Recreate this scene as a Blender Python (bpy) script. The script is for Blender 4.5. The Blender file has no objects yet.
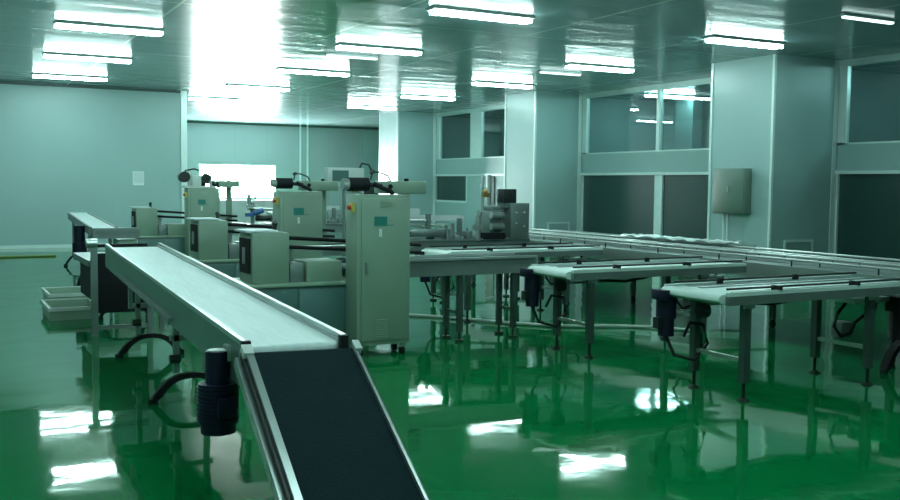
import bpy, bmesh, math, random
from mathutils import Vector, Matrix
random.seed(7)
PI = math.pi
SC = bpy.context.scene
COL = SC.collection

# ------------------------------------------------------------------ materials
def new_mat(name):
    m = bpy.data.materials.new(name); m.use_nodes = True
    nt = m.node_tree; b = nt.nodes['Principled BSDF']
    return m, nt, b

def P(name, col, rough=.5, metal=0., spec=.5, var=.06, vscale=6., bump=0., bscale=40., stretch=(1, 1, 1), coat=0.):
    m, nt, b = new_mat(name)
    N, L = nt.nodes, nt.links
    b.inputs['Roughness'].default_value = rough
    b.inputs['Metallic'].default_value = metal
    b.inputs['Specular IOR Level'].default_value = spec
    b.inputs['Coat Weight'].default_value = coat
    tc = N.new('ShaderNodeTexCoord'); mp = N.new('ShaderNodeMapping')
    mp.inputs['Scale'].default_value = stretch
    L.new(tc.outputs['Object'], mp.inputs['Vector'])
    nz = N.new('ShaderNodeTexNoise'); nz.inputs['Scale'].default_value = vscale; nz.inputs['Detail'].default_value = 3
    L.new(mp.outputs[0], nz.inputs['Vector'])
    mx = N.new('ShaderNodeMix'); mx.data_type = 'RGBA'
    mx.inputs[6].default_value = (*[c * (1 - var) for c in col], 1)
    mx.inputs[7].default_value = (*[min(1, c * (1 + var)) for c in col], 1)
    L.new(nz.outputs['Fac'], mx.inputs[0]); L.new(mx.outputs[2], b.inputs['Base Color'])
    if bump:
        n2 = N.new('ShaderNodeTexNoise'); n2.inputs['Scale'].default_value = bscale; n2.inputs['Detail'].default_value = 2
        L.new(mp.outputs[0], n2.inputs['Vector'])
        bp = N.new('ShaderNodeBump'); bp.inputs['Strength'].default_value = bump; bp.inputs['Distance'].default_value = .02
        L.new(n2.outputs['Fac'], bp.inputs['Height']); L.new(bp.outputs[0], b.inputs['Normal'])
    return m

def EM(name, col, s):
    m = bpy.data.materials.new(name); m.use_nodes = True
    nt = m.node_tree; nt.nodes.clear()
    e = nt.nodes.new('ShaderNodeEmission'); o = nt.nodes.new('ShaderNodeOutputMaterial')
    e.inputs[0].default_value = (*col, 1); e.inputs[1].default_value = s
    nt.links.new(e.outputs[0], o.inputs[0]); return m

def panel_mat(name, col, rough, seam_axis, pitch, seam_col, width=.012, spec=.5, offset=0., bump=.0):
    """painted sheet panels with thin joint lines every `pitch` metres along an axis"""
    m, nt, b = new_mat(name); N, L = nt.nodes, nt.links
    b.inputs['Roughness'].default_value = rough
    b.inputs['Specular IOR Level'].default_value = spec
    geo = N.new('ShaderNodeNewGeometry'); sx = N.new('ShaderNodeSeparateXYZ'); L.new(geo.outputs['Position'], sx.inputs[0])
    prev = None
    for ax, pt, off, w in zip(seam_axis, pitch, offset if isinstance(offset, tuple) else (offset,) * len(seam_axis), width if isinstance(width, tuple) else (width,) * len(seam_axis)):
        a = N.new('ShaderNodeMath'); a.operation = 'ADD'; a.inputs[1].default_value = 100 * pt - off
        L.new(sx.outputs[ax], a.inputs[0])
        d = N.new('ShaderNodeMath'); d.operation = 'MODULO'; d.inputs[1].default_value = pt; L.new(a.outputs[0], d.inputs[0])
        c = N.new('ShaderNodeMath'); c.operation = 'LESS_THAN'; c.inputs[1].default_value = w; L.new(d.outputs[0], c.inputs[0])
        if prev is None: prev = c
        else:
            q = N.new('ShaderNodeMath'); q.operation = 'MAXIMUM'; L.new(prev.outputs[0], q.inputs[0]); L.new(c.outputs[0], q.inputs[1]); prev = q
    nz = N.new('ShaderNodeTexNoise'); nz.inputs['Scale'].default_value = .7; nz.inputs['Detail'].default_value = 2
    L.new(geo.outputs['Position'], nz.inputs['Vector'])
    v = N.new('ShaderNodeMix'); v.data_type = 'RGBA'
    v.inputs[6].default_value = (*[x * .95 for x in col], 1); v.inputs[7].default_value = (*[x * 1.05 for x in col], 1)
    L.new(nz.outputs['Fac'], v.inputs[0])
    mx = N.new('ShaderNodeMix'); mx.data_type = 'RGBA'
    L.new(v.outputs[2], mx.inputs[6]); mx.inputs[7].default_value = (*seam_col, 1)
    L.new(prev.outputs[0], mx.inputs[0]); L.new(mx.outputs[2], b.inputs['Base Color'])
    if bump:
        mp = N.new('ShaderNodeMapping'); mp.inputs['Scale'].default_value = (.25, 1, 1); L.new(geo.outputs['Position'], mp.inputs[0])
        n2 = N.new('ShaderNodeTexNoise'); n2.inputs['Scale'].default_value = 2.2; n2.inputs['Detail'].default_value = 1
        L.new(mp.outputs[0], n2.inputs['Vector'])
        bp = N.new('ShaderNodeBump'); bp.inputs['Strength'].default_value = bump; bp.inputs['Distance'].default_value = .05
        L.new(n2.outputs['Fac'], bp.inputs['Height']); L.new(bp.outputs[0], b.inputs['Normal'])
    return m

def floor_mat():
    m, nt, b = new_mat('green_epoxy'); N, L = nt.nodes, nt.links
    b.inputs['Roughness'].default_value = .05; b.inputs['IOR'].default_value = 1.36
    geo = N.new('ShaderNodeNewGeometry')
    nz = N.new('ShaderNodeTexNoise'); nz.inputs['Scale'].default_value = .8; nz.inputs['Detail'].default_value = 4
    L.new(geo.outputs['Position'], nz.inputs['Vector'])
    cr = N.new('ShaderNodeValToRGB')
    cr.color_ramp.elements[0].position = .3; cr.color_ramp.elements[0].color = (.0008, .140, .036, 1)
    cr.color_ramp.elements[1].position = .75; cr.color_ramp.elements[1].color = (.0012, .175, .050, 1)
    L.new(nz.outputs['Fac'], cr.inputs[0]); L.new(cr.outputs[0], b.inputs['Base Color'])
    n2 = N.new('ShaderNodeTexNoise'); n2.inputs['Scale'].default_value = 1.7; n2.inputs['Detail'].default_value = 1; n2.inputs['Roughness'].default_value = .35
    L.new(geo.outputs['Position'], n2.inputs['Vector'])
    n3 = N.new('ShaderNodeTexNoise'); n3.inputs['Scale'].default_value = 6.5; n3.inputs['Detail'].default_value = 2
    L.new(geo.outputs['Position'], n3.inputs['Vector'])
    ma = N.new('ShaderNodeMath'); ma.operation = 'MULTIPLY_ADD'; ma.inputs[1].default_value = .10
    L.new(n3.outputs['Fac'], ma.inputs[0]); L.new(n2.outputs['Fac'], ma.inputs[2])
    bp = N.new('ShaderNodeBump'); bp.inputs['Strength'].default_value = .30; bp.inputs['Distance'].default_value = .02
    L.new(ma.outputs[0], bp.inputs['Height']); L.new(bp.outputs[0], b.inputs['Normal'])
    r = N.new('ShaderNodeMapRange'); r.inputs['To Min'].default_value = .03; r.inputs['To Max'].default_value = .08
    L.new(nz.outputs['Fac'], r.inputs[0]); L.new(r.outputs[0], b.inputs['Roughness'])
    return m

def glass_mat(name, tint, rough=.01):
    m = bpy.data.materials.new(name); m.use_nodes = True; nt = m.node_tree; nt.nodes.clear(); N, L = nt.nodes, nt.links
    t = N.new('ShaderNodeBsdfTransparent'); t.inputs[0].default_value = (*tint, 1)
    g = N.new('ShaderNodeBsdfGlossy'); g.inputs['Roughness'].default_value = rough; g.inputs[0].default_value = (.9, 1, 1, 1)
    f = N.new('ShaderNodeFresnel'); f.inputs[0].default_value = 1.65
    x = N.new('ShaderNodeMixShader'); o = N.new('ShaderNodeOutputMaterial')
    ge = N.new('ShaderNodeNewGeometry'); mm = N.new('ShaderNodeMath'); mm.operation = 'SUBTRACT'; mm.use_clamp = True
    L.new(f.outputs[0], mm.inputs[0]); L.new(ge.outputs['Backfacing'], mm.inputs[1]); L.new(mm.outputs[0], x.inputs[0]); L.new(t.outputs[0], x.inputs[1]); L.new(g.outputs[0], x.inputs[2]); L.new(x.outputs[0], o.inputs[0])
    return m

M = dict(
    apron=P('apron_floor_reflection', (.10, .19, .16), .3, .4, var=.1),  # left side frame; the green floor's reflection is put into its colour
    box=P('electrical_box_enamel', (.12, .19, .155), .45),
    legs=P('dark_painted_steel', (.055, .095, .085), .4, .4, var=.15),
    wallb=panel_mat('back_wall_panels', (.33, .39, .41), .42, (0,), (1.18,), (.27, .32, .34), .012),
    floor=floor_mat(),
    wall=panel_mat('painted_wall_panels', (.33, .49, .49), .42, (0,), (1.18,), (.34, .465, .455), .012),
    wallr=panel_mat('painted_side_panels', (.33, .49, .49), .42, (1,), (1.18,), (.34, .465, .455), .012),
    ceil=panel_mat('ceiling_panels', (.26, .37, .39), .18, (0, 1), (2.4, 4.9), (.62, .75, .75), (.04, .03), .5, (2.6, 1.9), .30),
    pillar=P('pillar_panels', (.33, .49, .49), .35, var=.03, vscale=1),
    trim=P('aluminium_trim', (.70, .84, .83), .35, .2),
    darktrim=P('dark_joint', (.06, .10, .10), .5),
    cream=P('grey_green_enamel', (.205, .305, .24), .42, var=.05),
    cream_l=P('pale_green_enamel', (.25, .37, .29), .4, var=.05),
    teal=P('teal_panel', (.07, .16, .15), .35, var=.08),
    steel=P('brushed_stainless', (.46, .52, .50), .33, .85, var=.12, stretch=(1, 12, 12)),
    steel_d=P('dull_stainless', (.20, .26, .25), .45, .6, var=.15),
    alu=P('aluminium_rail', (.50, .56, .55), .28, .8, var=.08),
    dark=P('dark_iron', (.014, .022, .022), .45, .2, var=.2),
    black=P('black_rubber', (.006, .008, .010), .65, spec=.25, var=.2),
    navy=P('navy_motor_enamel', (.003, .007, .024), .5, spec=.3, var=.15),
    belt=P('pale_green_belt', (.50, .62, .62), .45, var=.16, vscale=9, stretch=(4, .35, 1), bump=.12, bscale=25),
    beltw=P('white_belt', (.56, .70, .66), .4, var=.03),
    blackbelt=P('blue_black_belt', (.003, .0165, .0205), .8, spec=.12, var=.25, vscale=14, bump=.4, bscale=160),
    tealdecal=P('teal_decal', (.02, .20, .17), .4),
    paper=P('paper', (.62, .72, .74), .6),
    yellow=P('yellow_plastic', (.55, .45, .10), .4),
    hose=P('yellow_green_hose', (.20, .27, .09), .45),
    red=P('red_plastic', (.45, .03, .02), .4),
    brass=P('brass', (.42, .30, .10), .35, .7),
    blue=P('blue_plastic', (.03, .10, .30), .4),
    pale=P('pale_plastic', (.55, .62, .60), .45),
    housing=P('lamp_housing', (.40, .48, .48), .5),
    tube=EM('tube_light', (.68, 1., .96), 66.),
    strip=EM('strip_light', (.72, 1., .96), 2.2),
    day=EM('daylight_pane', (.88, 1., 1.), 130.),
    glass=glass_mat('tinted_glass', (.70, .84, .84)),
    dglass=P('dark_tinted_glass', (.022, .062, .056), .22, spec=.6, var=.15, vscale=.6),
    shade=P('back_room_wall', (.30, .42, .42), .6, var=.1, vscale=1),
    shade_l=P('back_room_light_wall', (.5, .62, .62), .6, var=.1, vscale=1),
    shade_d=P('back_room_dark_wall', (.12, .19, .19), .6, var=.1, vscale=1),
)

# ------------------------------------------------------------------ mesh builder
class MB:
    def __init__(s): s.bm = bmesh.new()
    def box(s, x0, x1, y0, y1, z0, z1, bev=0., rot=None, piv=None):
        r = bmesh.ops.create_cube(s.bm, size=1)
        vs = r['verts']
        for v in vs:
            v.co = Vector(((x0 + x1) / 2 + v.co.x * (x1 - x0), (y0 + y1) / 2 + v.co.y * (y1 - y0), (z0 + z1) / 2 + v.co.z * (z1 - z0)))
        if rot is not None: bmesh.ops.rotate(s.bm, verts=vs, cent=piv or (0, 0, 0), matrix=rot)
        if bev:
            es = list({e for v in vs for e in v.link_edges})
            bmesh.ops.bevel(s.bm, geom=es, offset=bev, segments=2, affect='EDGES', profile=.5)
        return s
    def cyl(s, p0, p1, r, r2=None, n=14):
        p0, p1 = Vector(p0), Vector(p1); d = p1 - p0
        q = d.to_track_quat('Z', 'Y').to_matrix().to_4x4()
        bmesh.ops.create_cone(s.bm, cap_ends=True, segments=n, radius1=r, radius2=r if r2 is None else r2, depth=d.length,
                              matrix=Matrix.Translation((p0 + p1) / 2) @ q)
        return s
    def ball(s, c, r, n=12):
        bmesh.ops.create_uvsphere(s.bm, u_segments=n, v_segments=n // 2 + 2, radius=r, matrix=Matrix.Translation(c)); return s
    def tube(s, pts, r, n=8):
        pts = [Vector(p) for p in pts]; rings = []
        for i, p in enumerate(pts):
            t = (pts[min(i + 1, len(pts) - 1)] - pts[max(i - 1, 0)]).normalized()
            up = Vector((0, 0, 1)) if abs(t.z) < .95 else Vector((0, 1, 0))
            a = t.cross(up).normalized(); b = a.cross(t)
            rings.append([s.bm.verts.new(p + a * (r * math.cos(2 * PI * k / n)) + b * (r * math.sin(2 * PI * k / n))) for k in range(n)])
        for i in range(len(rings) - 1):
            for k in range(n): s.bm.faces.new((rings[i][k], rings[i][(k + 1) % n], rings[i + 1][(k + 1) % n], rings[i + 1][k]))
        s.bm.faces.new(rings[0][::-1]); s.bm.faces.new(rings[-1]); return s
    def prism(s, prof, axis, a0, a1):
        """closed outline (u,v) extruded along axis; axis 'x': (y,z), 'y': (x,z), 'z': (x,y)"""
        def mk(u, v, a): return {'x': (a, u, v), 'y': (u, a, v), 'z': (u, v, a)}[axis]
        A = [s.bm.verts.new(mk(u, v, a0)) for u, v in prof]; B = [s.bm.verts.new(mk(u, v, a1)) for u, v in prof]
        n = len(prof)
        for i in range(n): s.bm.faces.new((A[i], A[(i + 1) % n], B[(i + 1) % n], B[i]))
        s.bm.faces.new(A[::-1]); s.bm.faces.new(B); return s
    def build(s, name, mat, parent=None, smooth=None, **tags):
        bmesh.ops.recalc_face_normals(s.bm, faces=s.bm.faces)
        me = bpy.data.meshes.new(name); s.bm.to_mesh(me); s.bm.free()
        me.materials.append(mat)
        for p in me.polygons: p.use_smooth = True
        try: me.set_sharp_from_angle(angle=math.radians(35))
        except Exception: pass
        o = bpy.data.objects.new(name, me); COL.objects.link(o)
        if parent is not None: o.parent = parent
        for k, v in tags.items(): o[k] = v
        return o

def thing(name, label, cat, loc=(0, 0, 0), rz=0, group=None):
    o = bpy.data.objects.new(name, None); COL.objects.link(o)
    o.empty_display_size = .1
    o.location = loc; o.rotation_euler = (0, 0, rz)
    o['label'] = label; o['category'] = cat
    if group: o['group'] = group
    return o
def tag(o, label, cat, group=None):
    o['label'] = label; o['category'] = cat
    if group: o['group'] = group
    return o
def struct(name, mb, mat): return mb.build(name, mat, kind='structure')
def dup(root, loc, label, group=None, rz=None):
    def cp(o, par):
        c = o.copy(); COL.objects.link(c)
        if par is not None: c.parent = par
        for ch in [x for x in o.children]: cp(ch, c)
        return c
    r = cp(root, None); r.location = loc; r['label'] = label
    if group: r['group'] = group
    if rz is not None: r.rotation_euler = (0, 0, rz)
    return r

H = 3.6
XW = 13.29           # plane of the glazed right wall
YL, YB = 22.97, 34.  # near partition on the left, far back wall
X0, Y0 = -5.0, -5.0
XE = 17.0

# ------------------------------------------------------------------ room shell
struct('floor', MB().box(X0, XE, Y0, YB + .1, -.1, 0), M['floor'])
struct('ceiling', MB().box(X0, XE, Y0, YB + .1, H, H + .1), M['ceil'])
struct('wall_left', MB().box(X0, 5.2, YL, YB + .1, 0, H), M['wall'])
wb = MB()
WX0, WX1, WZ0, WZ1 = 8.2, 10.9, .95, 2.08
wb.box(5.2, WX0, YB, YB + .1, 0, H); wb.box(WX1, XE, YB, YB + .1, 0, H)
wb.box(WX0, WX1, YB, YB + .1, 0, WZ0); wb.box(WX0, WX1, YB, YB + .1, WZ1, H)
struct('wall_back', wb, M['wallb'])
w = struct('window_1', MB().box(WX0, WX1, YB + .02, YB + .04, WZ0, WZ1), M['day'])
fr = MB()
fr.box(WX0 - .05, WX0, YB - .03, YB, WZ0 - .05, WZ1 + .05); fr.box(WX1, WX1 + .05, YB - .03, YB, WZ0 - .05, WZ1 + .05)
fr.box(WX0, WX1, YB - .03, YB, WZ0 - .05, WZ0); fr.box(WX0, WX1, YB - .03, YB, WZ1, WZ1 + .05)
fr.build('window_frame', M['trim'], w)
struct('wall_behind', MB().box(X0, XE, Y0 - .1, Y0, 0, H), M['wall'])
struct('wall_outer', MB().box(X0 - .1, X0, Y0, YL, 0, H), M['wallr'])
struct('trim_1', MB().box(5.10, 5.24, YL - .035, YL + .1, 0, H), M['trim'])
struct('trim_2', MB().box(11.84, 11.90, YB - .04, YB, 0, H).box(12.12, 12.18, YB - .04, YB, 0, H), M['trim'])
struct('trim_3', MB().box(X0, 5.2, YL - .03, YL, H - .05, H), M['darktrim'])
struct('trim_4', MB().box(5.24, XE, YB - .03, YB, H - .07, H), M['darktrim'])
struct('baseboard_left', MB().box(X0, 5.1, YL - .03, YL, 0, .07), M['trim'])
struct('door_1', MB().box(14.35, 15.1, YB - .05, YB, 0, H - .1), M['shade'])

# right wall: pillars and glazed bays between them
ZS, ZB = 2.21, 1.725
pill = [(11.8, 11.22, 12.62), (11.98, 18.42, 19.72), (12.0, 25.8, 27.1), (11.8, 3.4, 4.8), (11.8, -4.4, -3.)]
for i, (px, a, b) in enumerate(pill):
    o = struct('wall_pillar', MB().box(px, XW + .2, a, b, 0, H), M['pillar'])
    MB().box(px - .012, px + .035, a - .012, a + .035, 0, H).build('corner_trim', M['trim'], o)
    MB().box(XW - .12, XW - .03, a - .012, a, 0, H).build('corner_trim', M['trim'], o)
    MB().box(px - .012, px, b - .035, b + .01, 0, H).build('corner_trim', M['trim'], o)
bays = [(-3., 3.4), (4.8, 11.22), (12.62, 18.42), (19.72, 25.8)]
wn = 2
bandm, sillm, headm, postm = MB(), MB(), MB(), MB()
for (a, b) in bays:
    bandm.box(XW, XW + .1, a, b, ZB + .06, ZS)
    sillm.box(XW - .05, XW + .1, a, b, ZB, ZB + .055)
    headm.box(XW - .02, XW + .1, a, b, H - .11, H)
struct('wall_right', bandm, M['wallr'])
struct('trim_5', sillm, M['trim'])
struct('trim_6', headm, M['trim'])
def upper_window(a, b, mulls, n):
    o = struct('window_%d' % n, MB().box(XW + .03, XW + .045, a, b, ZS, H - .11), M['glass'])
    f = MB(); f.box(XW - .01, XW + .08, a, a + .05, ZS, H - .11); f.box(XW - .01, XW + .08, b - .16, b, ZS, H - .11)
    f.box(XW - .01, XW + .08, a, b, ZS, ZS + .03)
    for (c, w_) in mulls: f.box(XW - .012, XW + .08, c - w_ / 2, c + w_ / 2, ZS, H - .11)
    f.build('window_frame', M['trim'], o); return o
def lower_window(a, b, mulls, n, z0=.0):
    o = struct('window_%d' % n, MB().box(XW + .03, XW + .045, a, b, z0, ZB), M['dglass'])
    f = MB(); f.box(XW - .01, XW + .08, a, a + .05, z0, ZB); f.box(XW - .01, XW + .08, b - .05, b, z0, ZB); f.box(XW - .01, XW + .08, a, b, z0, z0 + .08)
    for (c, w_) in mulls: f.box(XW - .012, XW + .08, c - w_ / 2, c + w_ / 2, z0, ZB)
    f.build('window_frame', M['trim'], o); return o
upper_window(-3, 3.4, [(.2, .1)], 2); lower_window(-3, 3.4, [(.2, .2)], 3)
upper_window(4.8, 11.22, [(8.0, .1)], 4); lower_window(4.8, 11.22, [(8.0, .2)], 5)
upper_window(12.62, 18.42, [(15.76, .1)], 6); lower_window(12.62, 18.42, [(15.7, .24)], 7)
upper_window(19.72, 25.8, [(23.42, .62)], 8)
# bay with solid lower wall, a small window and a door leaf
lw = MB(); lw.box(XW, XW + .1, 19.72, 23.9, 0, ZB); lw.box(XW, XW + .1, 23.9, 25.8, 0, .98)
struct('wall_right', lw, M['wallr'])
w = struct('window_9', MB().box(XW + .03, XW + .045, 23.9, 25.8, .98, ZB), M['dglass'])
MB().box(XW - .01, XW + .05, 23.9, 23.96, .98, ZB).box(XW - .01, XW + .05, 23.9, 25.8, .96, 1.02).build('window_frame', M['trim'], w)
struct('trim_7', MB().box(XW - .03, XW, 22.35, 22.75, 0, ZB), M['darktrim'])
# rooms behind the glass
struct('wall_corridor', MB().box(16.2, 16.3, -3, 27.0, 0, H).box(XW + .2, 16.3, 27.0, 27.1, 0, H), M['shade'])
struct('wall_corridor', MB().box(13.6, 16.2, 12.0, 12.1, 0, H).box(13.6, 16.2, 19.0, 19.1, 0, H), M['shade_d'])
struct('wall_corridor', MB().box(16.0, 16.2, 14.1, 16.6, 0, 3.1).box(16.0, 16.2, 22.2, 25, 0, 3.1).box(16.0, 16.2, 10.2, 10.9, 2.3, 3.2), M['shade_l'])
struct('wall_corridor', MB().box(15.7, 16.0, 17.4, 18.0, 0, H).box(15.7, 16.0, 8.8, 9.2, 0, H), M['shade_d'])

# ------------------------------------------------------------------ ceiling lights
def make_light():
    t = thing('ceiling_light', '', 'ceiling light')
    h = MB(); h.prism([(-.13, 0), (.13, 0), (.12, -.033), (-.12, -.033)], 'x', -.70, .70)
    h.build('lamp_housing', M['housing'], t)
    for s in (-1, 1):
        tb = MB().cyl((-.69, s * .055, -.057), (.69, s * .055, -.057), .021, n=8).build('lamp_tube', M['tube'], t)
        for e in (-1, 1): MB().cyl((e * .69, s * .055, -.057), (e * .705, s * .055, -.057), .019, n=10).build('end_cap', M['housing'], tb)
    return t
L0 = make_light()
lights = [
    (2.15, 13.93, 'twin tube ceiling light nearest the camera in the left row'),
    (2.33, 17.42, 'twin tube ceiling light, middle one of the three in the left row'),
    (2.45, 20.85, 'twin tube ceiling light farthest in the left row, just before the left wall'),
    (5.96, 10.40, 'twin tube ceiling light at top centre of the photo, largest of all'),
    (6.12, 13.85, 'twin tube ceiling light above the farthest pillar with a thin strip light behind it'),
    (6.3, 17.3, 'twin tube ceiling light whose left half melts into the bright ceiling glare'),
    (6.3, 20.8, 'twin tube ceiling light almost lost at the right edge of the ceiling glare'),
    (6.3, 24.3, 'small distant twin tube ceiling light inside the ceiling glare'),
    (10.55, 24.35, 'smallest twin tube ceiling light, directly above the farthest visible pillar'),
    (10.5, 20.85, 'twin tube ceiling light between the farthest pillar and the middle pillar'),
    (10.45, 17.33, 'twin tube ceiling light touching the top of the middle pillar'),
    (10.4, 13.93, 'twin tube ceiling light in front of the first upper window pair'),
    (10.3, 10.38, 'twin tube ceiling light directly above the near pillar with the electrical box'),
]
first = True
for (x, y, lab) in lights:
    if first: L0.location = (x, y, H); L0['label'] = lab; L0['group'] = 'twin tube ceiling lights'; first = False
    else: dup(L0, (x, y, H), lab, 'twin tube ceiling lights')
for (x, y) in [(2.3, 10.4), (2.3, 6.9), (2.3, 3.4), (6.1, 6.9), (6.1, 3.4), (2.3, -.1), (-1.8, 6.9), (-1.8, 13.9), (-1.8, 20.8), (-1.8, -.1), (-1.8, 3.4)]:
    dup(L0, (x, y, H), 'twin tube ceiling light outside the photographed part of the hall', 'ceiling lights beyond the frame')
s0 = thing('strip_light', 'thin dim strip light beside the upper left twin tube light of the middle row', 'ceiling light', (6.1, 14.9, H), 0, 'thin dim strip lights')
MB().box(-.46, .46, -.035, .035, -.03, 0).build('lamp_housing', M['housing'], s0)
MB().box(-.44, .44, -.028, .028, -.055, -.03).build('lamp_tube', M['strip'], s0)
dup(s0, (10.3, 15.0, H), 'thin dim strip light just left of the light in front of the upper windows')
dup(s0, (10.18, 8.2, H), 'thin dim strip light alone at the upper right corner of the photo')

# ------------------------------------------------------------------ wall fittings
for (x, y) in [(15.0, 17.4), (15.0, 14.4), (15.0, 9.5), (15.0, 21.5)]:  # corridor lamps; the unseen ones added to lighten the rooms behind the glass
    dup(L0, (x, y, H), {17.4: 'twin tube ceiling light seen through the upper window left of the near pillar', 14.4: 'added corridor ceiling light brightening the glazed rooms, hidden behind the near pillar', 9.5: 'corridor ceiling light seen through the upper window right of the near pillar', 21.5: 'added corridor ceiling light brightening the space behind the upper window left of the middle pillar'}[y], 'corridor lights behind the glass')
eb = thing('electrical_box', 'grey green electrical box with two conduits on the near pillar', 'electrical box', (11.8, 11.98, 1.05))
MB().box(-.16, -.012, -.36, .38, 0, .75, .012).build('body', M['box'], eb)
d = MB().box(-.175, -.16, -.34, .36, .02, .73, .004).build('door', M['box'], eb)
MB().box(-.19, -.175, -.0, .02, .36, .46).build('handle', M['alu'], d)
for yy in (.12, .22): MB().cyl((-.05, yy, -1.02), (-.05, yy, 0), .016).build('conduit', M['trim'], eb)
def vent(x, y, z, w, h, lab):
    v = thing('wall_vent', lab, 'vent', (x, y, z), 0, 'louvred vents low on the pillars')
    f = MB(); f.box(0, w, -.02, 0, 0, .04); f.box(0, w, -.02, 0, h - .04, h); f.box(0, .04, -.02, 0, .04, h - .04); f.box(w - .04, w, -.02, 0, .04, h - .04)
    f.build('frame', M['trim'], v)
    sl = MB()
    for k in range(9):
        z0 = .045 + k * (h - .1) / 9
        sl.box(.04, w - .04, -.014, -.002, z0, z0 + (h - .1) / 9 * .62)
    sl.build('louvre', M['pillar'], v)
vent(12.12, 11.22, .14, .67, .5, 'pale louvred vent low on the near pillar')
vent(12.35, 18.42, .2, .62, .45, 'pale louvred vent low on the middle pillar')
nt_ = thing('wall_notice', 'small white framed notice on the left wall above the farthest machine', 'notice', (4.0, YL, 1.40))
MB().box(0, .25, -.02, 0, 0, .32).build('frame', M['trim'], nt_)
MB().box(.02, .23, -.024, -.02, .05, .30).build('sheet', M['paper'], nt_)

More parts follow.
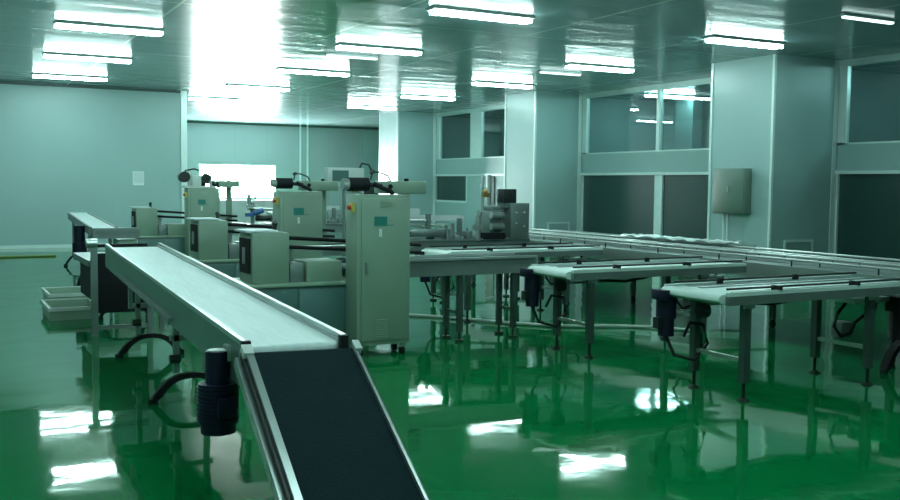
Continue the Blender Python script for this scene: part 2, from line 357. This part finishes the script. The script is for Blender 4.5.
# ------------------------------------------------------------------ wrapping machines (run along +X)
def make_machine(long_bed=False):
    L = 4.45 if long_bed else 2.97
    t = thing('packing_machine', '', 'packing machine')
    # base with panels
    b = MB(); b.box(.02, 1.0, .03, .68, .06, .605, .006); b.build('base_cabinet', M['teal'], t)
    for (a, c) in ((.04, .50), (.52, .98)):
        MB().box(a, c, .012, .03, .09, .58, .003).build('panel_door', M['teal'], t)
    MB().box(0, 1.04, 0, .70, .605, .635, .006).build('table_top', M['cream_l'], t)
    for (x, y) in ((.08, .1), (.94, .1), (.08, .6), (.94, .6)): MB().cyl((x, y, 0), (x, y, .07), .03).build('foot', M['dark'], t)
    # infeed housing
    h = MB().box(.11, .44, .04, .42, .635, 1.07, .015).build('infeed_housing', M['cream'], t)
    MB().box(.098, .11, .08, .38, .72, 1.02).build('black_opening', M['black'], h)
    MB().box(.088, .098, .20, .26, .80, .94).build('handle', M['alu'], h)
    MB().box(.06, .34, .05, .40, 1.072, 1.092, .004).build('cover_plate', M['paper'], h)
    MB().cyl((.36, .2, 1.07), (.36, .2, 1.13), .018).ball((.36, .2, 1.14), .026).build('knob', M['dark'], h)
    MB().box(.60, .93, .06, .40, .635, .815, .01).build('gear_box', M['cream'], t)
    MB().box(.455, .585, .08, .38, .635, .80, .01).build('sensor_box', M['steel_d'], t)
    MB().cyl((.42, .10, 1.025), (1.75, .16, .93), .017).build('guide_rod', M['black'], t)
    MB().cyl((.42, .10, .945), (1.75, .16, .86), .017).build('guide_rod', M['black'], t)
    MB().box(.42, 1.75, .30, .42, .90, .93).box(1.3, 1.36, .32, .40, .60, .90).box(.50, .56, .32, .40, .63, .90).build('feed_bed', M['steel'], t)
    # long bed behind / right of the control cabinet
    MB().box(1.04, L, .06, .09, .64, .79).box(1.04, L, .42, .45, .64, .79).box(1.04, L, .09, .42, .72, .735).build('bed_frame', M['steel_d'], t)
    MB().box(1.04, L, .035, .06, .785, .81).build('front_rail', M['alu'], t)
    MB().box(1.04, L, .45, .475, .785, .81).build('rear_rail', M['alu'], t)
    MB().box(1.06, L - .05, .12, .40, .737, .760).build('belt', M['belt'], t)
    xs = (2.15, 2.75) if not long_bed else (2.15, 3.2, 4.3)
    for x in xs:
        for y in (.12, .39):
            lg = MB().box(x - .025, x + .025, y - .025, y + .025, .09, .64).build('leg', M['legs'], t)
            MB().cyl((x, y, 0), (x, y, .02), .045).cyl((x, y, .02), (x, y, .1), .012).build('levelling_foot', M['dark'], lg)
        MB().box(x - .015, x + .015, .14, .37, .26, .29).build('cross_bar', M['legs'], t)
    # film head above: post, beam, black printer roll with fittings
    MB().box(1.62, 1.70, .30, .38, .735, 1.42).build('head_post', M['cream'], t)
    bm_ = MB().box(1.38, 1.78, .10, .40, 1.405, 1.52, .008).build('head_beam', M['cream'], t)
    MB().cyl((1.41, .09, 1.47), (1.41, .11, 1.47), .022).build('black_knob', M['black'], bm_)
    MB().cyl((1.62, .2, 1.52), (1.62, .2, 1.545), .022).build('black_knob', M['black'], bm_)
    r = MB().cyl((1.05, .22, 1.488), (1.24, .22, 1.488), .062, n=20).build('printer_roll', M['black'], t)
    MB().cyl((.995, .22, 1.488), (1.05, .22, 1.488), .05).build('roll_hub', M['steel'], r)
    MB().cyl((1.24, .22, 1.488), (1.40, .22, 1.47), .022).build('roll_shaft', M['dark'], r)
    MB().tube([(1.26, .2, 1.53), (1.27, .18, 1.60), (1.33, .17, 1.60), (1.42, .18, 1.57), (1.46, .2, 1.52)], .008).tube([(1.25, .2, 1.59), (1.275, .19, 1.605), (1.29, .18, 1.60)], .016).build('air_line', M['dark'], bm_)
    MB().tube([(1.30, .2, 1.50), (1.34, .14, 1.46), (1.40, .08, 1.43), (1.43, .07, 1.40)], .02).build('cable_loop', M['black'], bm_)
    if long_bed:
        # film guides, rollers and sealing jaws on the long bed
        MB().box(2.0, 3.4, .2, .24, .99, 1.00).box(2.0, 2.03, .2, .24, .76, .99).box(3.36, 3.4, .2, .24, .76, .99).build('guide_frame', M['steel'], t)
        MB().cyl((1.92, .13, 1.055), (2.95, .13, 1.035), .022).build('white_roller', M['alu'], t)
        MB().cyl((2.05, .10, .90), (2.75, .10, .89), .048).build('drive_roller', M['dark'], t)
        m = MB().cyl((2.40, .06, .90), (2.66, .06, .89), .062, n=18).build('motor', M['navy'], t)
        MB().box(2.30, 2.40, .0, .12, .83, .96).build('motor_flange', M['steel'], m)
        MB().box(2.7, 3.2, .05, .25, .84, .93, .02).build('jaw_housing', M['steel_d'], t)
        for (x, w_, z) in ((3.05, .10, .12), (3.22, .06, .17), (3.34, .14, .09), (3.52, .08, .14)):
            MB().box(x, x + w_, .08, .22, .76, .76 + z, .008).cyl((x + w_ / 2, .15, .76 + z), (x + w_ / 2, .15, .80 + z), .02).build('sensor_head', M['steel_d'], t)
        MB().box(2.0, 3.0, .40, .44, 1.08, 1.18).box(2.4, 3.7, .5, .54, 1.02, 1.09).build('back_plate', M['pale'], t)
        for k in range(5): MB().cyl((2.1 + k * .28, .12, .96), (2.1 + k * .28, .5, .97), .022).build('idler_roller', M['steel'], t)
        for (x, z) in ((2.0, 1.15), (3.0, 1.12), (3.45, 1.06)): MB().box(x, x + .05, .18, .24, .76, z).build('stanchion', M['steel_d'], t)
        # end drive unit
        MB().box(3.84, 4.02, .06, .4, .76, 1.16, .01).box(3.9, 4.1, .1, .35, 1.16, 1.22, .01).box(4.03, 4.11, .05, .2, 1.2, 1.27).build('cutter_housing', M['steel_d'], t)
        MB().cyl((3.66, .06, .78), (3.66, .06, 1.10), .035).box(3.60, 3.72, .02, .1, .92, .98).build('air_cylinder', M['alu'], t)
        for zz in (.96, 1.10): MB().cyl((3.82, .0, zz), (4.0, .0, zz), .045).build('cutter_roller', M['alu'], t)
        e = MB().box(4.12, 4.40, .0, .26, .80, 1.26, .008).build('drive_cabinet', M['steel_d'], t)
        for (x, z) in ((4.2, 1.14), (4.32, 1.14), (4.2, 1.0), (4.32, .96)): MB().cyl((x, -.012, z), (x, 0, z), .012).build('push_button', M['pale'], e)
        MB().box(4.02, 4.22, .03, .2, 1.26, 1.44, .008).build('control_box', M['dark'], t)
        MB().cyl((3.86, .3, 1.1), (3.86, .3, 1.62), .02).cyl((3.96, .3, 1.1), (3.96, .3, 1.62), .03).box(3.82, 4.0, .26, .34, 1.1, 1.14).build('mast', M['steel'], t)
        MB().cyl((3.84, .26, 1.36), (3.94, .26, 1.36), .03).ball((3.87, .25, 1.40), .035).build('brass_regulator', M['brass'], t, label='brass regulator')
        MB().cyl((4.0, .2, .83), (4.0, -.02, .83), .035).box(3.72, 4.02, -.02, .1, .80, .88).build('black_bracket', M['black'], t)
        # small blue and steel fittings between the cabinets
        MB().cyl((1.98, .0, .98), (2.14, .0, 1.03), .04).box(1.86, 1.98, -.02, .08, .93, .99).build('blue_valve', M['blue'], t, label='blue valve')
        MB().cyl((1.92, .05, 1.14), (1.92, .05, 1.30), .035).box(1.88, 2.02, .02, .1, 1.08, 1.12).cyl((2.02, .05, 1.2), (2.02, .05, 1.34), .02).build('air_filter', M['steel'], t)
    return t
G = 'packing machines set one behind another'
mc1 = make_machine(False); mc1.location = (2.23, 7.88, 0)
tag(mc1, 'grey green packing machine nearest the camera, short bed ending beside the large control cabinet', 'packing machine', G)
mc2 = make_machine(True); mc2.location = (2.44, 10.62, 0)
tag(mc2, 'second packing machine from the front, long bed ending in a dark green drive cabinet', 'packing machine', G)
mc3 = dup(mc2, (2.66, 15.6, 0), 'farthest packing machine, standing before the left wall with the bright window behind', G)
mc3['category'] = 'packing machine'

# film reel stand clutter on the farthest machine
rs = thing('film_reel_stand', 'film reel stand with dark reels on top of the farthest control cabinet', 'reel stand', (3.50, 15.38, 1.40))
MB().box(-.05, .45, -.08, .12, 0, .03).box(.02, .06, 0, .04, .03, .26).box(.36, .40, 0, .04, .03, .2).build('bracket', M['pale'], rs)
MB().cyl((-.04, -.05, .17), (-.04, .07, .17), .085, n=20).build('film_reel', M['dark'], rs)
MB().cyl((.30, -.06, .16), (.30, .06, .16), .07, n=20).build('film_reel', M['dark'], rs)
MB().tube([(-.1, 0, .1), (-.02, -.02, .27), (.12, 0, .30), (.26, 0, .25), (.34, 0, .10)], .014).build('film_arm', M['dark'], rs)
MB().box(.08, .22, -.05, .05, .03, .2, .01).build('gear_case', M['pale'], rs)

# pale operator panel on a post behind the cabinets
op = thing('operator_panel', 'pale operator panel on a post rising behind the nearest control cabinet', 'control panel', (5.05, 13.2, 0))
MB().cyl((.25, .05, 0), (.25, .05, 1.45), .025).box(.1, .4, -.1, .2, 0, .02).build('post', M['steel_d'], op)
MB().box(-.02, .55, 0, .14, 1.45, 1.72, .01).build('panel_box', M['pale'], op)
MB().box(.05, .30, -.01, 0, 1.52, 1.68).build('screen', M['teal'], op)
MB().tube([(.5, .05, 1.72), (.52, .02, 1.79), (.62, .0, 1.77), (.68, 0, 1.66)], .015).build('cable', M['dark'], op)

# ------------------------------------------------------------------ control cabinets
def make_cabinet():
    t = thing('control_cabinet', '', 'control cabinet')
    W, D, z0, z1 = .50, .26, .10, 1.40
    MB().box(0, W, 0, D, z0, z1, .006).build('body', M['cream'], t)
    d = MB().box(.035, W - .012, -.02, 0, z0 + .04, z1 - .03, .004).build('door', M['cream'], t)
    MB().box(.065, .085, -.032, -.02, .72, .82).build('handle', M['steel_d'], d)
    MB().box(.15, .27, -.023, -.02, 1.135, 1.215).box(.27, .33, -.023, -.02, 1.137, 1.143).build('sticker', M['tealdecal'], d, label='teal sticker')
    MB().box(.195, .222, -.023, -.02, 1.04, 1.11).build('tag', M['paper'], d, label='white tag')
    v = MB()
    for k in range(3): v.box(.20, .31, -.026, -.02, 1.30 + k * .018, 1.306 + k * .018)
    v.build('louvre', M['cream_l'], d)
    v = MB()
    for k in range(8): v.box(.17, .28, -.026, -.02, .17 + k * .021, .178 + k * .021)
    v.build('louvre', M['cream_l'], d)
    for (x, y) in ((.05, .05), (W - .05, .05), (.05, D - .05), (W - .05, D - .05)):
        c = MB().cyl((x - .018, y, .035), (x + .018, y, .035), .035).build('caster', M['black'], t)
        MB().box(x - .025, x + .025, y - .02, y + .02, .06, z0 + .01).build('fork', M['steel'], c)
    e = MB().box(-.03, 0, .05, .11, 1.25, 1.33).build('switch_plate', M['yellow'], t, label='yellow switch plate')
    MB().cyl((-.055, .08, 1.29), (-.03, .08, 1.29), .018).build('stop_button', M['red'], e, label='red button')
    return t
cb = make_cabinet(); 
tag(cb, 'tall grey green control cabinet on casters nearest the camera, with teal sticker', 'control cabinet', 'control cabinets at the packing machines')
cb.location = (3.16, 7.60, 0)
dup(cb, (3.38, 10.62 - .27, 0), 'control cabinet of the second packing machine, half hidden behind a grey housing')
dup(cb, (3.50, 15.3, 0), 'farthest control cabinet, in front of the bright window')

# ------------------------------------------------------------------ front left infeed conveyor (pale belt)
def arch(mb, cx, cy, half, hgt, th=.035, wid=.05):
    """bow shaped foot bar spanning X, ends on the floor"""
    n = 14; out = []; inn = []
    for i in range(n + 1):
        u = -1 + 2 * i / n
        z = hgt * (1 - abs(u) ** 2.6)
        out.append((cx + u * half, z + .03)); inn.append((cx + u * (half - th * .8), max(z * .99 - th * .7, .0) + (.03 if abs(u) < .96 else .02)))
    mb.prism(out + inn[::-1], 'y', cy - wid / 2, cy + wid / 2)
    for s in (-1, 1): mb.cyl((cx + s * (half - .015), cy, 0), (cx + s * (half - .015), cy, .035), .035, n=12)
    return mb
cv = thing('belt_conveyor', 'long pale green belt conveyor rising away from the camera at left', 'conveyor', (0, 0, 0))
A = Vector((1.375, 4.03, .79)); B = Vector((1.545, 8.87, .912)); hw = .205
dv = (B - A); Ln = dv.length; dh = dv.normalized(); sd = Vector((dh.y, -dh.x, 0)).normalized()
Mx = Matrix((( sd.x, dh.x, 0, A.x), (sd.y, dh.y, 0, A.y), (0, dh.z, 1, A.z), (0, 0, 0, 1)))
def lb(mb, name, mat, par):    # local coords: x across, y along, z up
    for v in mb.bm.verts: v.co = Mx @ v.co
    return mb.build(name, mat, par)
lb(MB().box(-hw, hw, .02, Ln, -.012, 0).cyl((-hw, Ln, -.03), (hw, Ln, -.03), .03, n=16).cyl((-hw, .02, -.03), (hw, .02, -.03), .03, n=16), 'belt', M['belt'], cv)
for s in (-1, 1):
    a, b_ = (-hw - .03, -hw) if s < 0 else (hw, hw + .03)
    q = lb(MB().box(a, b_, -.02, Ln + .03, -.17, .012), 'side_frame', M['apron'] if s < 0 else M['steel'], cv)
    c_, d_ = (-hw - .032, -hw - .008) if s < 0 else (hw + .008, hw + .034)
    lb(MB().box(c_, d_, -.02, Ln + .02, .012, .034), 'edge_rail', M['alu'], q)
    k = lb(MB().box(a - .004, b_ + .004, -.05, -.02, -.06, .034), 'end_cap', M['black'], q)
lb(MB().box(-hw, hw, .3, .34, -.14, -.10).box(-hw, hw, 2.2, 2.24, -.14, -.10).box(-hw, hw, 4.2, 4.24, -.14, -.10), 'cross_bar', M['steel_d'], cv)
for (cx, cy, top) in ((1.52, 6.6, .70), (1.60, 8.45, .74)):
    for s in (-1, 1):
        MB().box(cx + s * .10 - .02, cx + s * .10 + .02, cy - .02, cy + .02, .20, top).build('leg', M['steel_d'], cv)
    ar = arch(MB(), cx, cy, .27, .165, .05).build('arched_foot', M['black'], cv)
    MB().box(cx - .14, cx + .14, cy - .02, cy + .02, .42, .46).build('cross_bar', M['steel_d'], cv)
    MB().cyl((cx - .15, cy - .03, .3), (cx - .08, cy - .03, .3), .03).build('clamp', M['dark'], cv)
# shelf bracket with bolts on the left side
br = lb(MB().box(-hw - .06, -hw - .03, 1.6, 3.9, -.14, -.12).box(-hw - .06, -hw - .03, 3.2, 3.24, -.30, -.12), 'cable_tray', M['steel_d'], cv)

# dark blue gear motor hanging at the joint
mt = MB(); mx_, my_ = 1.10, 4.26
mt.cyl((mx_, my_, .60), (mx_, my_, .745), .055, n=20).cyl((mx_, my_, .42), (mx_, my_, .60), .088, n=20).cyl((mx_, my_, .375), (mx_, my_, .42), .078, n=20)
for k in range(9): mt.cyl((mx_, my_, .435 + k * .018), (mx_, my_, .443 + k * .018), .093, n=20)
mt = mt.build('gear_motor', M['navy'], cv)
MB().cyl((mx_, my_, .735), (mx_, my_, .75), .045, n=18).box(mx_ + .03, mx_ + .10, my_ - .05, my_ + .03, .70, .77, .005).build('motor_cap', M['steel'], mt)
MB().box(mx_ - .03, mx_ + .05, my_ - .125, my_ - .08, .46, .55, .005).build('terminal_box', M['navy'], mt)

# inclined black belt conveyor toward the camera
ic = thing('inclined_conveyor', 'inclined conveyor with blue black belt and bright side rails, in the foreground', 'conveyor', (0, 0, 0))
A2 = Vector((1.385, 3.925, .772)); B2 = Vector((1.318, 2.69, .09)); hw2 = .224
dv2 = B2 - A2; L2 = dv2.length; ang = math.atan2(-(B2.z - A2.z), -(B2.y - A2.y) * 1.0)
yd = dv2.normalized(); xd = Vector((1, 0, 0)); xd = (xd - yd * xd.dot(yd)).normalized(); zd = xd.cross(-yd) * 1.0
if zd.z < 0: zd = -zd
Mi = Matrix(((xd.x, yd.x, zd.x, A2.x), (xd.y, yd.y, zd.y, A2.y), (xd.z, yd.z, zd.z, A2.z), (0, 0, 0, 1)))
def li(mb, name, mat, par, **k):
    for v in mb.bm.verts: v.co = Mi @ v.co
    return mb.build(name, mat, par, **k)
li(MB().box(-hw2, hw2, .0, L2, -.015, 0).cyl((-hw2, 0, -.03), (hw2, 0, -.03), .03, n=16).cyl((-hw2, L2, -.03), (hw2, L2, -.03), .03, n=16), 'belt', M['blackbelt'], ic)
li(MB().box(-hw2 - .03, -hw2, -.03, L2 + .03, -.11, .018), 'side_frame', M['alu'], ic)
li(MB().box(-hw2 - .065, -hw2 - .03, -.02, L2 + .03, -.075, -.03), 'side_rail', M['alu'], ic)
li(MB().box(-hw2 - .045, -hw2 - .03, -.02, L2 + .03, -.03, .0), 'rail_groove', M['dark'], ic)
li(MB().box(hw2, hw2 + .012, -.03, L2 + .03, -.09, .018), 'side_frame', M['alu'], ic)
li(MB().box(hw2 + .012, hw2 + .026, -.03, L2 + .03, -.09, .004), 'side_rail', M['dark'], ic)
li(MB().box(-hw2 - .045, -hw2, -.03, .03, -.06, .03), 'end_bracket', M['pale'], ic)
li(MB().box(hw2, hw2 + .03, -.03, .03, -.05, .03), 'end_bracket', M['pale'], ic)
for s, xx in ((-1, 1.11), (1, 1.59)):
    lg = MB().box(xx - .02, xx + .02, 3.38, 3.42, .08, .46).build('leg', M['steel_d'], ic)
    MB().cyl((xx - .02, 3.40, .045), (xx + .02, 3.40, .045), .045, n=18).box(xx - .028, xx + .028, 3.38, 3.44, .07, .1).build('caster', M['black'], lg)
    MB().cyl((xx - .06, 3.40, .26), (xx + .02, 3.40, .26), .025).ball((xx - .06, 3.40, .26), .034).build('clamp_knob', M['black'], lg)
MB().box(1.11, 1.59, 3.385, 3.415, .20, .23).build('cross_bar', M['steel_d'], ic)

# ------------------------------------------------------------------ far left belt, its motor, crates, hose
def shear(mb):
    for v in mb.bm.verts:
        if v.co.y > 13.15: v.co.x += (v.co.y - 13.15) * .06
    return mb
fb = thing('infeed_conveyor', 'far pale belt conveyor with hanging blue motor, before the left wall', 'conveyor', (0, 0, 0))
shear(MB().prism([(13.1, .86), (18.2, .90), (18.2, .87), (13.1, .83)], 'x', 1.72, 2.02).cyl((1.72, 18.2, .885), (2.02, 18.2, .885), .03)).build('belt', M['belt'], fb)
shear(MB().prism([(13.1, .875), (18.2, .915), (18.2, .80), (13.1, .76)], 'x', 1.69, 1.72)).build('side_frame', M['steel_d'], fb)
shear(MB().prism([(13.1, .875), (18.2, .915), (18.2, .80), (13.1, .76)], 'x', 2.02, 2.05)).build('side_frame', M['steel_d'], fb)
MB().box(1.72, 2.33, 13.02, 13.1, .72, .86).box(1.76, 2.3, 13.0, 13.02, .80, .85).build('transfer_plate', M['steel_d'], fb)
MB().box(2.05, 2.32, 13.12, 13.5, .30, .70, .01).build('side_cabinet', M['cream_l'], fb)
fb.location = (.13, .6, 0)
m = MB().cyl((1.66, 13.9, .62), (1.66, 13.9, .86), .075, n=16).cyl((1.66, 13.9, .42), (1.66, 13.9, .62), .10, n=16).cyl((1.66, 13.9, .38), (1.66, 13.9, .42), .08, n=16).build('gear_motor', M['navy'], fb)
for y in (13.6, 17.4):
    for x in (1.74 + (y - 13.15) * .06, 2.0 + (y - 13.15) * .06): MB().box(x - .02, x + .02, y - .02, y + .02, .18, .80).build('leg', M['steel_d'], fb)
    arch(MB(), 1.87 + (y - 13.15) * .06, y, .28, .20).build('arched_foot', M['black'], fb)
arch(MB(), 1.75, 13.2, .24, .36, .05).build('arched_foot', M['black'], fb)

mb_ = thing('transfer_conveyor', 'dark low transfer conveyor stand just beyond the end of the long pale belt', 'conveyor', (0, 0, 0))
MB().box(1.36, 1.82, 9.75, 9.78, .22, .80).box(1.36, 1.39, 9.78, 11.0, .3, .66).build('dark_panel', M['black'], mb_)
MB().box(1.30, 1.36, 9.72, 9.78, .0, .93).build('post', M['steel_d'], mb_)
MB().box(1.82, 1.87, 9.72, 9.78, .0, .80).build('post', M['steel_d'], mb_)
MB().box(1.30, 2.2, 9.9, 11.1, .66, .72).build('bed', M['steel_d'], mb_)
MB().cyl((1.26, 9.74, .90), (1.36, 9.74, .90), .045, n=16).build('pulley', M['alu'], mb_)
MB().box(1.36, 1.82, 9.70, 9.74, .86, .89).build('belt_edge', M['black'], mb_)
arch(MB(), 1.79, 10.86, .27, .22).build('arched_foot', M['black'], mb_)
MB().box(1.30, 1.87, 9.73, 9.77, .06, .10).build('cross_bar', M['steel_d'], mb_)
MB().box(1.76, 1.82, 10.83, 10.89, .2, .66).build('leg', M['steel_d'], mb_)

cr = thing('plastic_crate', 'pale green low plastic crate on the floor at far left', 'crate', (1.05, 11.0, 0))
MB().box(0, .50, 0, .02, .02, .13).box(0, .50, .78, .8, .02, .13).box(0, .02, .02, .78, .02, .13).box(.48, .50, .02, .78, .02, .13).box(0, .5, 0, .8, .0, .02).build('box', M['cream_l'], cr)
MB().box(-.02, .52, -.02, .0, .10, .14).box(-.02, .52, .8, .82, .10, .14).box(-.02, 0, 0, .8, .10, .14).box(.50, .52, 0, .8, .10, .14).build('rim', M['pale'], cr)
cr2 = dup(cr, (1.18, 12.35, 0), 'second pale green crate behind the first, beneath the hanging blue motor')

hp = []
for i in range(40):
    x = -3.0 + i * .13
    hp.append((x, 20.1 + .25 * math.sin(x * 1.1) + (.03 * (x - 1.0) ** 2 if x > 1 else 0), .02))
tag(MB().tube(hp, .02).build('hose', M['hose']), 'yellow green hose lying on the floor along the left wall', 'hose')

# ------------------------------------------------------------------ lane conveyors on the right
def make_lane():
    L, W = 2.05, .60
    t = thing('lane_conveyor', '', 'conveyor')
    b = MB()
    b.prism([(0.0, .735), (.008, .752), (.03, .765), (L, .765), (L, .750), (.20, .745), (.20, .700), (.05, .695), (.012, .708), (0, .72)], 'y', 0.0, W)
    b.build('belt', M['beltw'], t)
    for (y0, y1) in ((-.03, 0.0), (W, W + .03)):
        s = MB().box(.06, L, y0, y1, .69, .752).build('side_frame', M['steel_d'], t)
        MB().box(.06, L, y0, y1, .752, .778).build('edge_strip', M['beltw'], s)
    for (y, z) in ((.03, .80), (W - .03, .80)):
        g = MB().box(.10, L, y - .008, y + .008, z - .010, z + .004).build('guide_rail', M['dark'], t)
        for x in (.55, 1.35): MB().box(x - .015, x + .015, y - .06 if y < .3 else y - .02, y + .02, .765, z + .008).build('clamp', M['black'], g)
    for (ya, yb, mm_) in ((.035, .10, 'legs'), (.38, .43, 'legs'), (.50, .56, 'steel_d')):
        MB().box(.20, L, ya, yb, .7655, .769).build('wear_strip', M[mm_], t)
    MB().box(-.07, -.01, .48, .62, .675, .75, .006).build('transfer_head', M['navy'], t)
    for x in (.30, 1.58):
        for y in (.05, W - .05):
            lg = MB().box(x - .028, x + .028, y - .028, y + .028, .13, .70).build('leg', M['legs'], t)
            MB().cyl((x, y, .02), (x, y, .13), .012).cyl((x, y, 0), (x, y, .022), .05, .02).build('levelling_foot', M['black'], lg)
            MB().box(x - .05, x + .05, y - .04 if y < .3 else y + .028, y - .028 if y < .3 else y + .04, .655, .69).build('bracket', M['alu'], lg)
        MB().box(x - .015, x + .015, .08, W - .08, .27, .30).build('cross_bar', M['steel'], t)
    m = MB().cyl((.06, W + .0, .53), (.06, W + .0, .70), .075, n=18).cyl((.06, W, .40), (.06, W, .53), .06, n=18).box(-.0, .12, W - .05, W + .05, .66, .73).build('gear_motor', M['navy'], t)
    MB().box(-.04, .0, W - .03, W + .03, .46, .54).build('terminal_box', M['dark'], m)
    MB().cyl((.20, .40, .60), (.26, .40, .60), .055, n=16).cyl((.19, .40, .60), (.27, .40, .60), .02).build('pulley', M['dark'], t)
    MB().tube([(.06, W, .40), (.10, W - .05, .26), (.24, W - .12, .22), (.36, W - .12, .34), (.33, W - .1, .48), (.2, W - .1, .50), (.14, W - .1, .40)], .013).build('cable', M['black'], t)
    MB().tube([(.55, .5, .69), (.75, .48, .62), (1.0, .46, .60), (1.25, .45, .63), (1.45, .45, .69)], .012).build('cable', M['black'], t)
    MB().tube([(1.62, .3, .60), (1.50, .28, .52), (1.47, .28, .42), (1.55, .28, .34), (1.66, .28, .36), (1.70, .28, .44), (1.82, .28, .50), (1.92, .28, .50), (1.99, .3, .66)], .014).build('air_hose', M['black'], t)
    MB().box(1.60, 2.0, .2, .4, .60, .64).build('valve_block', M['alu'], t)
    MB().box(1.60, 1.72, .32, .42, .32, .44, .008).build('junction_box', M['steel_d'], t)
    return t
GL = 'white belt lane conveyors feeding the main conveyor'
ln = make_lane(); ln.location = (4.67, 4.87, 0)
tag(ln, 'nearest white belt lane conveyor at right, running out of the picture', 'conveyor', GL)
dup(ln, (4.70, 6.72, 0), 'middle white belt lane conveyor, second from the camera', GL)
dup(ln, (4.78, 9.05, 0), 'farthest white belt lane conveyor, starting right beside the tall near control cabinet', GL)

mc = thing('main_conveyor', 'wide stainless collecting conveyor crossing behind the white belt lanes', 'conveyor', (0, 0, 0))
MB().box(7.0, 8.1, 3.2, 12.65, .70, .715).build('bed', M['steel_d'], mc)
MB().box(7.05, 7.50, 3.2, 12.6, .717, .735).build('belt', M['steel_d'], mc)
MB().box(7.58, 8.05, 3.2, 12.6, .717, .735).build('belt', M['teal'], mc)
for x in (6.97, 7.53, 8.10):
    s = MB().box(x, x + .03, 3.2, 12.65, .62, .765).build('side_frame', M['steel'], mc)
for x in (7.08, 7.46, 7.64, 8.02):
    g = MB().cyl((x, 3.3, .82), (x, 12.5, .82), .012, n=8).build('guide_rail', M['steel'], mc)
    k = MB()
    for j in range(10): k.cyl((x, 3.6 + j * .95, .73), (x, 3.6 + j * .95, .82), .008, n=6)
    k.build('rail_posts', M['dark'], g)
MB().box(8.14, 8.62, 8.4, 12.7, .70, .74).box(8.14, 8.17, 8.4, 12.7, .74, .80).box(8.6, 8.63, 8.4, 12.7, .66, .80).build('side_table', M['steel'], mc)
for y in (3.6, 5.3, 7.6, 10.0, 12.4):
    for x in (7.02, 8.08):
        lg = MB().box(x - .025, x + .025, y - .025, y + .025, .05, .63).build('leg', M['legs'], mc)
        MB().cyl((x, y, 0), (x, y, .06), .04, .02).build('levelling_foot', M['black'], lg)
    MB().box(7.05, 8.05, y - .015, y + .015, .25, .28).build('cross_bar', M['steel_d'], mc)
for x in (8.4,):
    for y in (9.0, 12.2): MB().box(x - .02, x + .02, y - .02, y + .02, 0, .70).build('leg', M['steel_d'], mc)
dr = MB().cyl((6.78, 5.05, .30), (6.78, 5.05, .52), .08, n=18).box(6.68, 6.97, 4.98, 5.12, .52, .64).build('gear_motor', M['black'], mc)
scb = thing('storage_cabinet', 'pale low storage cabinet standing below the bright far window', 'cabinet', (7.2, 30.0, 0))
MB().box(0, 3.4, 0, .6, .04, .93, .01).build('body', M['pale'], scb)
for k in range(4): MB().box(.02 + k * .85, .83 + k * .85, -.02, 0, .08, .90, .004).build('door', M['pale'], scb)
MB().box(.05, 3.35, .05, .55, 0, .04).build('plinth', M['dark'], scb)
# added pale sheet; the glint on the rail is put into its colour
fl = thing('glint_sheet', 'added pale sheet standing in for the glint on the far rail of the collecting conveyor', 'glint sheet', (8.02, 8.2, .848))
f_ = MB(); nx, ny = 6, 22
vv = [[f_.bm.verts.new((-.10 + .32 * i / nx + random.uniform(-.01, .01), 1.9 * j / ny, .012 * math.sin(j * 1.7 + i) + random.uniform(0, .02))) for i in range(nx + 1)] for j in range(ny + 1)]
for j in range(ny):
    for i in range(nx): f_.bm.faces.new((vv[j][i], vv[j][i + 1], vv[j + 1][i + 1], vv[j + 1][i]))
fo = f_.build('sheet', P('glint_pale', (.9, .98, .98), .28, .6), fl)
so = fo.modifiers.new('t', 'SOLIDIFY'); so.thickness = .004

arch(MB(), 7.02, 5.15, .30, .24, .05, .07).build('arched_foot', M['black'], mc)

ah = []
for i in range(24):
    u = i / 23; ah.append((4.3 + u * 2.6, 10.0 - 2.6 * u + .18 * math.sin(u * 9), .018))
tag(MB().tube(ah, .016).build('air_hose', M['pale']), 'pale air hose trailing on the green floor beneath the conveyors', 'hose')

# ------------------------------------------------------------------ camera
F, yaw, pit, rol = 964., .4904, .0685, .0095
f = Vector((math.sin(yaw) * math.cos(pit), math.cos(yaw) * math.cos(pit), -math.sin(pit)))
rt = Vector((math.cos(yaw), -math.sin(yaw), 0)); up = rt.cross(f)
r2 = math.cos(rol) * rt + math.sin(rol) * up; u2 = -math.sin(rol) * rt + math.cos(rol) * up
cd = bpy.data.cameras.new('camera'); cam = bpy.data.objects.new('camera', cd); COL.objects.link(cam)
cam.matrix_world = Matrix(((r2.x, u2.x, -f.x, 0), (r2.y, u2.y, -f.y, 0), (r2.z, u2.z, -f.z, 1.5), (0, 0, 0, 1)))
cd.sensor_width = 36; cd.lens = F * 36 / 900; cd.clip_end = 200
SC.camera = cam

wd = bpy.data.worlds.new('world'); SC.world = wd; wd.use_nodes = True
wd.node_tree.nodes['Background'].inputs[0].default_value = (.5, .6, .6, 1)
wd.node_tree.nodes['Background'].inputs[1].default_value = .05
vs = SC.view_settings
vs.view_transform = 'Standard'; vs.look = 'None'; vs.exposure = .28; vs.gamma = 1.; vs.use_curve_mapping = False
SC.cycles.max_bounces = 8; SC.cycles.diffuse_bounces = 4; SC.cycles.glossy_bounces = 4; SC.cycles.transparent_max_bounces = 8
SC.cycles.sample_clamp_indirect = 6.
SC.cycles.caustics_reflective = False
